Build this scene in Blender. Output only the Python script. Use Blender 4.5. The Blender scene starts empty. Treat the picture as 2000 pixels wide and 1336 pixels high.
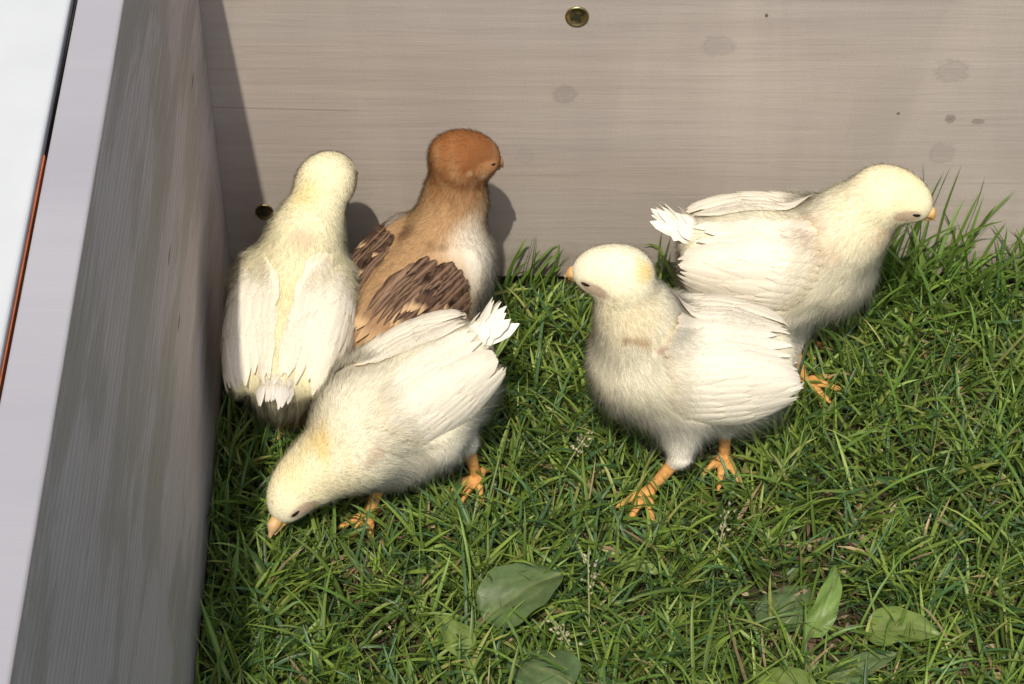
import bpy, math
import numpy as np
from mathutils import Vector, kdtree

scene = bpy.context.scene
# ------------------------------------------------------------------ camera
cam_d = bpy.data.cameras.new('camera')
cam_d.sensor_width = 36.0
cam_d.lens = 86.4
cam_d.clip_start = 0.02
cam_d.clip_end = 200.0
cam = bpy.data.objects.new('camera', cam_d)
scene.collection.objects.link(cam)
cam.location = (0.0, -0.95, 0.787)
cam.rotation_euler = (math.radians(90 - 41), 0, 0)
scene.camera = cam
# ------------------------------------------------------------------ light
SUN_TO = Vector((0.08, 0.72, -1.0)).normalized()
world = bpy.data.worlds.new('World')
scene.world = world
world.use_nodes = True
wn = world.node_tree.nodes
sky = wn.new('ShaderNodeTexSky')
sky.sky_type = 'NISHITA'
sky.sun_disc = False
sky.sun_elevation = math.radians(54)
sky.sun_rotation = math.radians(186)
sky.air_density = 1.0
sky.dust_density = 3.0
wn['Background'].inputs['Strength'].default_value = 0.135
world.node_tree.links.new(sky.outputs[0], wn['Background'].inputs['Color'])
sun_d = bpy.data.lights.new('sun', 'SUN')
sun_d.energy = 3.5
sun_d.angle = math.radians(0.6)
sun_d.color = (1.0, 0.925, 0.80)
sun = bpy.data.objects.new('sun', sun_d)
scene.collection.objects.link(sun)
sun.location = (-0.3, -2.0, 3.0)
sun.rotation_euler = SUN_TO.to_track_quat('-Z', 'Y').to_euler()
scene.view_settings.view_transform = 'Standard'
scene.view_settings.look = 'None'
scene.view_settings.exposure = 0.07
scene.view_settings.gamma = 1.0
scene.render.film_transparent = False
scene.cycles.max_bounces = 8
scene.cycles.diffuse_bounces = 5
scene.cycles.transmission_bounces = 4
scene.cycles.transparent_max_bounces = 24

# ------------------------------------------------------------------ helpers
C = bpy.data.collections.new('pen_scene')
scene.collection.children.link(C)


def tag(o, label=None, cat=None, group=None, kind=None):
    if label: o['label'] = label
    if cat: o['category'] = cat
    if group: o['group'] = group
    if kind: o['kind'] = kind
    return o


def empty(name, loc, **kw):
    o = bpy.data.objects.new(name, None)
    o.empty_display_size = 0.02
    o.location = loc
    C.objects.link(o)
    return tag(o, **kw)


def npmesh(name, verts, quads=None, tris=None, mat=None, parent=None, attrs=None, smooth=True):
    """link numpy geometry (world metres) as one mesh object; verts become relative to the parent"""
    verts = np.asarray(verts, dtype=np.float32)
    org = np.array(parent_origin(parent), dtype=np.float32)
    me = bpy.data.meshes.new(name)
    nq = 0 if quads is None else len(quads)
    nt = 0 if tris is None else len(tris)
    loops = []
    if nq: loops.append(np.asarray(quads, dtype=np.int32).ravel())
    if nt: loops.append(np.asarray(tris, dtype=np.int32).ravel())
    loops = np.concatenate(loops)
    sizes = np.concatenate([np.full(nq, 4, np.int32), np.full(nt, 3, np.int32)])
    starts = np.concatenate([[0], np.cumsum(sizes)[:-1]]).astype(np.int32)
    me.vertices.add(len(verts))
    me.vertices.foreach_set('co', (verts - org).ravel())
    me.loops.add(len(loops))
    me.loops.foreach_set('vertex_index', loops)
    me.polygons.add(nq + nt)
    me.polygons.foreach_set('loop_start', starts)
    me.polygons.foreach_set('loop_total', sizes)
    me.polygons.foreach_set('use_smooth', np.full(nq + nt, smooth, dtype=bool))
    for k, v in (attrs or {}).items():
        v = np.asarray(v, dtype=np.float32)
        if k == 'col':
            a = me.color_attributes.new('col', 'FLOAT_COLOR', 'POINT')
            v = np.concatenate([v, np.ones((len(v), 1), np.float32)], 1)
            a.data.foreach_set('color', v.ravel())
        elif v.ndim == 2:
            a = me.attributes.new(k, 'FLOAT_VECTOR', 'POINT')
            a.data.foreach_set('vector', v.ravel())
        else:
            a = me.attributes.new(k, 'FLOAT', 'POINT')
            a.data.foreach_set('value', v.ravel())
    me.update(calc_edges=True)
    o = bpy.data.objects.new(name, me)
    if mat: me.materials.append(mat)
    C.objects.link(o)
    if parent is not None: o.parent = parent
    return o


def parent_origin(p):
    x = np.zeros(3)
    while p is not None:
        x += np.array(p.location)
        p = p.parent
    return x


def nrm(v):
    v = np.asarray(v, dtype=np.float64)
    return v / np.maximum(np.linalg.norm(v, axis=-1, keepdims=True), 1e-9)


class NT:
    """tiny node helper"""
    def __init__(s, name, rough=0.6, spec=0.3):
        s.m = bpy.data.materials.new(name)
        s.m.use_nodes = True
        s.t = s.m.node_tree
        s.b = s.t.nodes['Principled BSDF']
        s.b.inputs['Roughness'].default_value = rough
        s.b.inputs['Specular IOR Level'].default_value = spec

    def n(s, typ, **kw):
        x = s.t.nodes.new('ShaderNode' + typ)
        for k, v in kw.items(): setattr(x, k, v)
        return x

    def put(s, sock, v):
        if isinstance(v, bpy.types.NodeSocket): s.t.links.new(v, sock)
        elif isinstance(v, tuple) and len(v) == 3 and sock.type == 'RGBA': sock.default_value = (*v, 1)
        else: sock.default_value = v

    def noise(s, vec, scale, detail=4, rough=0.55, dist=0.0):
        x = s.n('TexNoise'); s.put(x.inputs['Vector'], vec)
        x.inputs['Scale'].default_value = scale; x.inputs['Detail'].default_value = detail
        x.inputs['Roughness'].default_value = rough; x.inputs['Distortion'].default_value = dist
        return x.outputs['Fac']

    def mapping(s, vec, scale=(1, 1, 1), loc=(0, 0, 0), rot=(0, 0, 0)):
        x = s.n('Mapping'); s.put(x.inputs['Vector'], vec)
        x.inputs['Scale'].default_value = scale; x.inputs['Location'].default_value = loc
        x.inputs['Rotation'].default_value = rot
        return x.outputs[0]

    def ramp(s, fac, stops):
        x = s.n('ValToRGB'); s.put(x.inputs['Fac'], fac)
        while len(x.color_ramp.elements) < len(stops): x.color_ramp.elements.new(0.5)
        for e, (p, c) in zip(x.color_ramp.elements, stops):
            e.position = p
            e.color = (*c, 1) if isinstance(c, tuple) else (c, c, c, 1)
        return x.outputs[0]

    def mix(s, fac, a, b, mode='MIX'):
        x = s.n('Mix', data_type='RGBA', blend_type=mode)
        s.put(x.inputs['Factor'], fac)
        ca = [i for i in x.inputs if i.name == 'A' and i.type == 'RGBA'][0]
        cb = [i for i in x.inputs if i.name == 'B' and i.type == 'RGBA'][0]
        s.put(ca, a); s.put(cb, b)
        return [o for o in x.outputs if o.type == 'RGBA'][0]

    def math(s, op, a, b=0.0, c=0.0):
        x = s.n('Math', operation=op)
        s.put(x.inputs[0], a); s.put(x.inputs[1], b); s.put(x.inputs[2], c)
        return x.outputs[0]

    def vmath(s, op, a, b=(0, 0, 0)):
        x = s.n('VectorMath', operation=op)
        s.put(x.inputs[0], a); s.put(x.inputs[1], b)
        return x.outputs['Value'] if op in ('LENGTH', 'DISTANCE', 'DOT_PRODUCT') else x.outputs[0]

    def bump(s, h, strength=0.3, dist=0.001):
        x = s.n('Bump'); s.put(x.inputs['Height'], h)
        x.inputs['Strength'].default_value = strength; x.inputs['Distance'].default_value = dist
        s.t.links.new(x.outputs[0], s.b.inputs['Normal'])

    def coord(s):
        return s.n('TexCoord').outputs['Object']

    def base(s, c): s.put(s.b.inputs['Base Color'], c)


# ------------------------------------------------------------------ materials
def mat_back():
    t = NT('grey_beige_stained_wood', 0.62, 0.25)
    co = t.coord()
    wob = t.noise(t.mapping(co, (3, 1, 9)), 1.0, 3)
    g1 = t.noise(t.mapping(co, (5, 1, 95)), 1.0, 6, 0.6, 0.4)
    g2 = t.noise(t.mapping(co, (16, 1, 420)), 1.0, 5, 0.65)
    g3 = t.noise(t.mapping(co, (2.2, 1, 22)), 1.0, 4, 0.5, 0.6)
    fuzz = t.noise(t.mapping(co, (900, 1, 1500)), 1.0, 2)
    base = t.ramp(g1, [(0.25, (0.315, 0.268, 0.228)), (0.5, (0.37, 0.318, 0.272)), (0.8, (0.415, 0.362, 0.312))])
    base = t.mix(t.ramp(g3, [(0.35, 0.0), (0.7, 0.55)]), base, (0.375, 0.345, 0.325))
    base = t.mix(t.ramp(g2, [(0.30, 0.38), (0.44, 0.0)]), base, (0.25, 0.215, 0.188))
    band = t.noise(t.mapping(co, (15, 1, 3.5)), 1.0, 4, 0.6, 0.6)
    base = t.mix(t.ramp(band, [(0.35, 0.45), (0.6, 0.0)]), base, (0.315, 0.275, 0.245))
    base = t.mix(t.ramp(band, [(0.55, 0.0), (0.75, 0.5)]), base, (0.46, 0.40, 0.345))
    w = t.n('TexWave', wave_type='BANDS', bands_direction='Z', wave_profile='SAW')
    t.put(w.inputs['Vector'], t.mapping(co, (0.16, 1, 1))); w.inputs['Scale'].default_value = 34.0
    w.inputs['Distortion'].default_value = 14.0; w.inputs['Detail'].default_value = 3; w.inputs['Detail Scale'].default_value = 0.7
    base = t.mix(t.ramp(w.outputs['Fac'], [(0.6, 0.0), (0.95, 0.15), (1.0, 0.0)]), base, (0.25, 0.215, 0.188))
    soil = t.noise(t.mapping(co, (60, 1, 90)), 1.0, 6, 0.7)
    sepd = t.n('SeparateXYZ'); t.put(sepd.inputs[0], co)
    low = t.ramp(t.math('ADD', t.math('MULTIPLY', sepd.outputs[2], 16.0), soil), [(0.55, 0.6), (0.95, 0.0)])
    base = t.mix(low, base, (0.17, 0.145, 0.105))
    base = t.mix(t.ramp(wob, [(0.45, 0.0), (0.75, 0.35)]), base, (0.46, 0.395, 0.335))
    base = t.mix(0.08, base, t.ramp(fuzz, [(0.3, 0.1), (0.7, 0.8)]), 'OVERLAY')
    hgt = t.math('ADD', t.math('MULTIPLY', g2, 0.7), t.math('MULTIPLY', g1, 0.6))
    # knots: position (x, z), radius, colour, strength
    wx = t.noise(t.mapping(co, (170, 1, 330)), 1.0, 6, 0.65)
    sep = t.n('SeparateXYZ'); t.put(sep.inputs[0], co)
    X, Z = sep.outputs[0], sep.outputs[2]
    for (kx, kz, r, asp, c, amt) in KNOTS:
        dx = t.math('MULTIPLY', t.math('SUBTRACT', X, kx), 1.0 / (r * asp))
        dz = t.math('MULTIPLY', t.math('SUBTRACT', Z, kz), 1.0 / r)
        d = t.math('SQRT', t.math('ADD', t.math('MULTIPLY', dx, dx), t.math('MULTIPLY', dz, dz)))
        d = t.math('ADD', d, t.math('MULTIPLY', t.math('SUBTRACT', wx, 0.5), 1.7))
        core = t.ramp(d, [(0.0, amt), (0.62, amt * 0.7), (0.85, amt), (1.0, 0.0)])
        base = t.mix(core, base, c)
        rim = t.ramp(t.math('MULTIPLY', d, 0.5), [(0.38, 0.0), (0.47, amt * 0.8), (0.6, 0.0)])
        base = t.mix(rim, base, (0.27, 0.235, 0.21))
    # long fine crack and its fade
    zc = t.math('ADD', t.math('MULTIPLY', X, -0.033), CRACK_Z)
    dd = t.math('ABSOLUTE', t.math('SUBTRACT', t.math('ADD', Z, t.math('MULTIPLY', wob, 0.002)), zc))
    line = t.ramp(t.math('MULTIPLY', dd, 1200.0), [(0.2, 0.5), (0.6, 0.0)])
    endm = t.ramp(t.math('ADD', X, 0.5), [(0.42, 1.0), (0.437, 0.0)])
    base = t.mix(t.math('MULTIPLY', line, endm), base, (0.17, 0.13, 0.11))
    t.base(base)
    t.bump(hgt, 0.35, 0.0008)
    return t.m


def mat_side():
    t = NT('grey_violet_stained_wood', 0.62, 0.22)
    co = t.coord()
    g1 = t.noise(t.mapping(co, (1, 9, 130)), 1.0, 6, 0.65, 0.5)
    g2 = t.noise(t.mapping(co, (1, 45, 760)), 1.0, 8, 0.8)
    big = t.noise(t.mapping(co, (1, 5.5, 22), (0.3, 0.25, 0.4)), 1.0, 5, 0.6, 0.3)
    big = t.math('ADD', big, t.math('MULTIPLY', t.math('SUBTRACT', g2, 0.5), 0.12))
    scr = t.noise(t.mapping(co, (1, 15, 620), (0, 0.6, 0.2)), 1.0, 2, 0.4, 0.2)
    fuzz = t.noise(t.mapping(co, (900, 900, 1500)), 1.0, 2)
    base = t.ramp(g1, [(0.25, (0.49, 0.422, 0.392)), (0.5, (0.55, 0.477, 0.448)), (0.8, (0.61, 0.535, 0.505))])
    def rings(vec, sc, dist):
        w = t.n('TexWave', wave_type='BANDS', bands_direction='Z', wave_profile='SAW')
        t.put(w.inputs['Vector'], vec); w.inputs['Scale'].default_value = sc
        w.inputs['Distortion'].default_value = dist; w.inputs['Detail'].default_value = 3
        w.inputs['Detail Scale'].default_value = 0.7
        return w.outputs['Fac']
    rg = rings(t.mapping(co, (1, 0.10, 1)), 62.0, 5.0)
    base = t.mix(t.ramp(rg, [(0.55, 0.0), (0.93, 0.5), (1.0, 0.0)]), base, (0.27, 0.235, 0.215))
    # worn olive brown patches where the stain has gone
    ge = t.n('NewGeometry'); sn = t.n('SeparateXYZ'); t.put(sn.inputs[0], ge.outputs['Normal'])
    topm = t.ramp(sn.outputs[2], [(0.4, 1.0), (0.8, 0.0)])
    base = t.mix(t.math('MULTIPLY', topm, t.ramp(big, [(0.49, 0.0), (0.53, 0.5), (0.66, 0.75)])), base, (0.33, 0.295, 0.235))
    base = t.mix(t.ramp(g2, [(0.30, 0.6), (0.46, 0.0)]), base, (0.215, 0.185, 0.18))
    base = t.mix(t.ramp(scr, [(0.63, 0.0), (0.70, 0.6)]), base, (0.60, 0.56, 0.50))
    sep = t.n('SeparateXYZ'); t.put(sep.inputs[0], co)
    Y, Z = sep.outputs[1], sep.outputs[2]
    wx = t.noise(t.mapping(co, (1, 150, 150)), 1.0, 3)
    for (ky, kz, ry, rz) in SIDE_KNOTS:
        dy = t.math('MULTIPLY', t.math('SUBTRACT', Y, ky), 1.0 / ry)
        dz = t.math('MULTIPLY', t.math('SUBTRACT', Z, kz), 1.0 / rz)
        d = t.math('SQRT', t.math('ADD', t.math('MULTIPLY', dy, dy), t.math('MULTIPLY', dz, dz)))
        d = t.math('ADD', d, t.math('MULTIPLY', t.math('SUBTRACT', wx, 0.5), 0.8))
        base = t.mix(t.ramp(d, [(0.35, 0.9), (0.75, 0.5), (1.0, 0.0)]), base, (0.085, 0.05, 0.035))
    base = t.mix(0.06, base, t.ramp(fuzz, [(0.3, 0.1), (0.7, 0.8)]), 'OVERLAY')
    # top edge coloured darker and cooler than the inner face, offsetting its sunlight
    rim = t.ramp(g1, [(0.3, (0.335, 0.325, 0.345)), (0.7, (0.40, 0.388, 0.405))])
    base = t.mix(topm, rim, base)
    t.base(base)
    t.bump(t.math('ADD', g2, g1), 0.35, 0.0008)
    return t.m


def mat_plain(name, col, rough=0.5, spec=0.3, var=0.12, scale=60, metal=0.0, bump=0.0):
    t = NT(name, rough, spec)
    n = t.noise(t.coord(), scale, 5)
    dark = tuple(c * (1 - var) for c in col); lite = tuple(min(1, c * (1 + var)) for c in col)
    t.base(t.ramp(n, [(0.3, dark), (0.7, lite)]))
    t.b.inputs['Metallic'].default_value = metal
    if bump: t.bump(n, bump, 0.001)
    return t.m


def mat_attr(name, rough, spec, transl=0.0, use_n=False, var=0.0, sheen=0.0, bump=0.0, bscale=(400, 400, 400), clear=0.0):
    """colour comes from the mesh's own 'col' attribute"""
    t = NT(name, rough, spec)
    a = t.n('VertexColor', layer_name='col')
    col = a.outputs['Color']
    if var:
        nz = t.noise(t.coord(), 260, 4)
        col = t.mix(var, col, t.ramp(nz, [(0.3, 0.15), (0.7, 0.85)]), 'OVERLAY')
    t.base(col)
    if sheen:
        t.b.inputs['Sheen Weight'].default_value = sheen
    if bump:
        t.bump(t.noise(t.mapping(t.coord(), bscale), 1.0, 3), bump, 0.0005)
    N = None
    if use_n:
        an = t.n('Attribute', attribute_name='fn')
        N = t.vmath('NORMALIZE', an.outputs['Vector'])
        t.t.links.new(N, t.b.inputs['Normal'])
    if clear:
        # barbs of down let part of the light through
        fa = t.n('Attribute', attribute_name='strand')
        tp = t.n('BsdfTransparent'); mx = t.n('MixShader')
        t.put(mx.inputs[0], t.math('MULTIPLY', fa.outputs['Fac'], clear))
        out = t.t.nodes['Material Output']
        t.t.links.new(t.b.outputs[0], mx.inputs[1]); t.t.links.new(tp.outputs[0], mx.inputs[2])
        t.t.links.new(mx.outputs[0], out.inputs['Surface'])
    if transl:
        tr = t.n('BsdfTranslucent'); t.put(tr.inputs['Color'], col)
        mx = t.n('MixShader'); mx.inputs[0].default_value = transl
        out = t.t.nodes['Material Output']
        t.t.links.new(t.b.outputs[0], mx.inputs[1]); t.t.links.new(tr.outputs[0], mx.inputs[2])
        t.t.links.new(mx.outputs[0], out.inputs['Surface'])
    return t.m


def mat_ground():
    t = NT('damp_soil', 0.9, 0.15)
    co = t.coord()
    a = t.noise(co, 35, 8, 0.7)
    b = t.noise(co, 260, 6, 0.7)
    base = t.ramp(a, [(0.3, (0.035, 0.045, 0.015)), (0.55, (0.06, 0.06, 0.026)), (0.8, (0.11, 0.08, 0.045))])
    base = t.mix(t.ramp(b, [(0.4, 0.0), (0.75, 0.7)]), base, (0.12, 0.085, 0.055))
    t.base(base)
    t.bump(t.math('ADD', a, b), 1.0, 0.004)
    return t.m


def brick_ground():
    t = NT('terracotta_paving', 0.85, 0.2)
    x = t.n('TexBrick'); t.put(x.inputs['Vector'], t.coord())
    x.inputs['Scale'].default_value = 4.0
    x.inputs['Color1'].default_value = (0.42, 0.13, 0.07, 1); x.inputs['Color2'].default_value = (0.34, 0.10, 0.06, 1)
    x.inputs['Mortar'].default_value = (0.30, 0.26, 0.22, 1); x.inputs['Mortar Size'].default_value = 0.01
    t.base(t.mix(t.noise(t.coord(), 60, 5), x.outputs[0], (0.25, 0.12, 0.08)))
    return t.m


CRACK_Z = 0.1048
KNOTS = [(0.0248, 0.1155, 0.0052, 1.1, (0.215, 0.19, 0.18), 0.5),
         (0.0062, 0.0795, 0.0045, 0.9, (0.30, 0.265, 0.24), 0.38),
         (0.2058, 0.1286, 0.0065, 1.2, (0.245, 0.22, 0.21), 0.38),
         (0.2080, 0.1015, 0.0028, 0.8, (0.16, 0.13, 0.11), 0.7),
         (0.2065, 0.0810, 0.0060, 1.0, (0.25, 0.225, 0.21), 0.38),
         (0.2214, 0.1000, 0.0018, 1.7, (0.18, 0.14, 0.12), 0.7),
         (0.0960, 0.1430, 0.0055, 1.4, (0.27, 0.245, 0.235), 0.5),
         (0.1168, 0.1598, 0.0011, 0.8, (0.06, 0.05, 0.05), 1.0),
         (0.1830, 0.1045, 0.0009, 1.0, (0.08, 0.06, 0.05), 1.0)]
SIDE_KNOTS = [(-0.181, 0.165, 0.0080, 0.0016), (-0.181, 0.129, 0.0080, 0.0016), (-0.054, 0.161, 0.008, 0.0014)]
M_back = mat_back()
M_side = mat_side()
M_white = mat_plain('white_painted_board', (0.57, 0.585, 0.58), 0.4, 0.4, 0.03, 40)
M_trim = mat_plain('terracotta_edge', (0.42, 0.13, 0.06), 0.6, 0.2, 0.2, 80)
M_darkgap = mat_plain('gap_shade_dark', (0.03, 0.028, 0.026), 0.7, 0.2, 0.3, 80)  # near-black colour standing in for the shade in the gap
M_brass = mat_plain('tarnished_brass', (0.42, 0.33, 0.16), 0.33, 0.5, 0.3, 500, 1.0)
M_recess = mat_plain('dark_steel', (0.05, 0.045, 0.035), 0.5, 0.4, 0.3, 500, 0.6)
M_soil = mat_ground()
M_brick = brick_ground()
M_grass = mat_attr('grass_blades', 0.42, 0.42, 0.38)
M_leaf = mat_attr('broad_leaf', 0.45, 0.4, 0.25, var=0.25, bump=0.25, bscale=(500, 500, 500))
M_straw = mat_attr('seed_head_straw', 0.6, 0.3, 0.25)
M_down = mat_attr('chick_down', 0.85, 0.05, 0.0, use_n=True, clear=0.68)
M_feather = mat_attr('feather_vanes', 0.7, 0.1, 0.12, bump=0.35, bscale=(700, 700, 700))
M_eye = mat_plain('wet_dark_eye', (0.012, 0.008, 0.006), 0.08, 0.6, 0.1, 300)
M_beak = mat_attr('horn_beak', 0.45, 0.35, 0.0, var=0.2)


# ------------------------------------------------------------------ panels
def prism(name, pts, z0, z1, mat, parent=None, bevel=0.0012, lean=0.0):
    """extruded footprint (4 points counter-clockwise) as a bevelled board"""
    import bmesh
    bm = bmesh.new()
    lo = [bm.verts.new((x, y, z0)) for x, y in pts]
    hi = [bm.verts.new((x + lean, y, z1)) for x, y in pts]
    bm.faces.new(lo[::-1]); bm.faces.new(hi)
    n = len(pts)
    for i in range(n):
        j = (i + 1) % n
        bm.faces.new((lo[i], lo[j], hi[j], hi[i]))
    if bevel:
        bmesh.ops.bevel(bm, geom=list(bm.edges), offset=bevel, segments=3, affect='EDGES', profile=0.5)
    org = parent_origin(parent)
    for v in bm.verts: v.co -= Vector(org)
    me = bpy.data.meshes.new(name)
    bm.to_mesh(me); bm.free()
    for p in me.polygons: p.use_smooth = False
    me.materials.append(mat)
    o = bpy.data.objects.new(name, me)
    C.objects.link(o)
    if parent is not None: o.parent = parent
    return o


pen = empty('wooden_pen', (0, 0, 0), label='grey stained wooden pen of two upright boards meeting in a corner around the chicks', cat='pen')
SX0, SX1, SYF = -0.1398, -0.1180, -0.80          # inner face x at the wall and at the near end
TH = 0.0168
back = prism('back_board', [(-0.1765, 0.0), (0.75, 0.0), (0.75, 0.018), (-0.1765, 0.018)], 0.004, 0.34, M_back, pen)
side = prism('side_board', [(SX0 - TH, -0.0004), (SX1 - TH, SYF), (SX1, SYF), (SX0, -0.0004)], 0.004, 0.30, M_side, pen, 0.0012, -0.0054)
tag(back, 'sunlit back board with knots and fine horizontal grain')
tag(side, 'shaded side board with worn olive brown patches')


def screw(x, z, r, dark):
    """countersunk cross-head screw set in the back board"""
    n, rings = 40, []
    prof = [(1.0, 0.0002), (0.97, -0.0006), (0.86, -0.0009), (0.8, -0.0006), (0.4, -0.0007), (0.0, -0.0007)]
    vs, fs = [], []
    for rr, y in prof:
        for k in range(n):
            a = 2 * math.pi * k / n
            vs.append((x + r * rr * math.cos(a), y, z + r * rr * math.sin(a)))
    for i in range(len(prof) - 1):
        for k in range(n):
            k2 = (k + 1) % n
            fs.append((i * n + k, (i + 1) * n + k, (i + 1) * n + k2, i * n + k2))
    s = npmesh('screw', vs, quads=fs, mat=M_brass, parent=back)
    # star-cross recess: two tapered slots
    vs, fs, ts = [], [], []
    for k in range(2):
        a = math.pi / 2 * k + 0.5
        ca, sa = math.cos(a), math.sin(a)
        L, W = r * 0.60, r * 0.15
        b = len(vs)
        for (p, q) in ((-L, -W * .6), (L, -W * .6), (L, W * .6), (-L, W * .6), (-W * 1.3, -W * 1.6), (W * 1.3, -W * 1.6), (W * 1.3, W * 1.6), (-W * 1.3, W * 1.6)):
            vs.append((x + p * ca - q * sa, -0.00085 - 0.00003 * k - 0.00002 * (len(vs) - b > 3), z + p * sa + q * ca))
        fs += [(b, b + 1, b + 2, b + 3), (b + 4, b + 5, b + 6, b + 7)]
    npmesh('recess', vs, quads=fs, mat=M_recess, parent=s, smooth=False)
    return s


screw(0.0299, 0.1593, 0.0056, False)
s2 = screw(-0.1212, 0.0459, 0.0046, True)

white = empty('white_board', (-0.19, -0.4, 0), label='bright white painted board standing outside the pen at the left edge', cat='board')
prism('board', [(-0.1975, 0.05), (-0.1740, -0.80), (-0.1421, -0.80), (-0.1655, 0.05)], 0.0, 0.301, M_white, white, 0.0015)
prism('edge_strip', [(-0.1571, -0.292), (-0.1533, -0.425), (-0.1518, -0.425), (-0.1553, -0.292)], 0.10, 0.2975, M_trim, white, 0.0003)
prism('gap_shade_strip', [(-0.1655, 0.0), (-0.1573, -0.289), (-0.1560, -0.289), (-0.1610, 0.0)], 0.10, 0.296, M_darkgap, white, 0.0002)  # added dark strip that paints the shade of the gap between the boards

# ------------------------------------------------------------------ ground
def sheet(name, x0, x1, y0, y1, nx, ny, z, mat, amp=0.0):
    xs = np.linspace(x0, x1, nx); ys = np.linspace(y0, y1, ny)
    X, Y = np.meshgrid(xs, ys)
    Z = z + amp * (np.sin(X * 61 + np.sin(Y * 47)) * 0.5 + np.sin(Y * 73 + X * 31) * 0.5)
    v = np.stack([X, Y, Z], -1).reshape(-1, 3)
    i = np.arange(nx * ny).reshape(ny, nx)
    q = np.stack([i[:-1, :-1], i[:-1, 1:], i[1:, 1:], i[1:, :-1]], -1).reshape(-1, 4)
    return npmesh(name, v, quads=q, mat=mat)


tag(sheet('ground', -0.155, 0.75, -1.2, 0.03, 160, 200, -0.002, M_soil, 0.0025), 'dark damp soil under the lawn', kind='structure')
tag(sheet('ground', -60, 60, -60, 60, 4, 4, -0.014, M_soil, 0), 'wider ground round the pen', kind='structure')
tag(sheet('paving', -2.5, -0.158, -2.0, 1.0, 12, 12, -0.007, M_brick, 0), 'terracotta paving outside the pen', kind='structure')


# ------------------------------------------------------------------ grass
def noise2(x, y, seed, f):
    r = np.random.RandomState(seed)
    v = 0
    for k in range(5):
        a = r.rand() * 6.28; ph = r.rand() * 6.28; ff = f * (0.6 + r.rand() * 0.9)
        v = v + np.sin((x * math.cos(a) + y * math.sin(a)) * ff + ph + 1.3 * np.sin((y * math.cos(a) - x * math.sin(a)) * ff * 0.7 + ph * 2))
    return v / 5


PATCH = [(0.125, -0.245, 0.014), (0.175, -0.275, 0.014), (0.155, -0.285, 0.012), (0.03, -0.285, 0.010), (0.185, -0.255, 0.012), (0.215, -0.10, 0.014), (-0.035, -0.27, 0.010), (0.137, -0.224, 0.022), (0.118, -0.185, 0.016), (0.205, -0.055, 0.016), (0.232, -0.27, 0.018), (0.192, -0.30, 0.016),
         (-0.065, -0.205, 0.008), (0.14, -0.195, 0.012), (0.16, -0.17, 0.010)]
LOW = []   # (x, y, r, max height) under the birds, filled before growing


def side_x(y):
    return SX0 + (SX1 - SX0) * (np.asarray(y) / SYF)


def blades(base, L, W, az, lean0, bend, col, seed, segs=6, curl=0.28):
    """numpy grass: every blade a folded tapering strip"""
    r = np.random.RandomState(seed)
    n = len(base)
    P = np.zeros((n, segs + 1, 3)); T = np.zeros((n, segs + 1, 3))
    p = base.copy(); ang = lean0.copy(); a = az.copy()
    da = r.randn(n) * curl / segs
    ds = L / segs
    for i in range(segs + 1):
        t = np.stack([np.sin(ang) * np.cos(a), np.sin(ang) * np.sin(a), np.cos(ang)], -1)
        P[:, i] = p; T[:, i] = t
        p = p + t * ds[:, None]
        ang = np.minimum(ang + bend / segs * (0.5 + i / segs), 2.1)
        a = a + da
    # keep off the boards and above the soil
    P[..., 2] = np.maximum(P[..., 2], 0.0012)
    P[..., 1] = np.where(P[..., 1] > -0.0012, -0.0012 - 0.15 * np.abs(P[..., 1] + 0.0012), P[..., 1])
    lim = side_x(P[..., 1]) + 0.0012
    P[..., 0] = np.where(P[..., 0] < lim, lim + 0.2 * (lim - P[..., 0]), P[..., 0])
    s = np.linspace(0, 1, segs + 1)
    prof = (0.62 + 0.75 * s) * np.power(np.clip(1 - s, 0, 1), 0.55)
    prof[-1] = 0.02
    up = np.zeros_like(T); up[..., 2] = 1
    sidev = nrm(np.cross(T, up) + 1e-6)
    tw = (r.randn(n) * 0.7)[:, None] + (r.randn(n) * 0.8)[:, None] * s[None]
    nn = nrm(np.cross(sidev, T))
    sd = sidev * np.cos(tw)[..., None] + nn * np.sin(tw)[..., None]
    nn = nrm(np.cross(sd, T))
    hw = (W[:, None] * prof[None] / 2)[..., None]
    Lf = P + sd * hw; Rt = P - sd * hw; Md = P - nn * hw * 0.35
    V = np.stack([Lf, Md, Rt], 2)                      # n, segs+1, 3, 3
    V[..., 1] = np.minimum(V[..., 1], -0.0006)
    V = V.reshape(-1, 3)
    idx = np.arange(n * (segs + 1) * 3).reshape(n, segs + 1, 3)
    q = np.concatenate([np.stack([idx[:, :-1, k], idx[:, :-1, k + 1], idx[:, 1:, k + 1], idx[:, 1:, k]], -1).reshape(-1, 4) for k in (0, 1)])
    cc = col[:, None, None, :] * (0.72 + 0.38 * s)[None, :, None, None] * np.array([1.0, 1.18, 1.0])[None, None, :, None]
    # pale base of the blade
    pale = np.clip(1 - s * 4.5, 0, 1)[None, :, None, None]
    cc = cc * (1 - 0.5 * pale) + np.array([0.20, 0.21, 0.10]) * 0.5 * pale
    return V, q, np.broadcast_to(cc, (n, segs + 1, 3, 3)).reshape(-1, 3)


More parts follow.
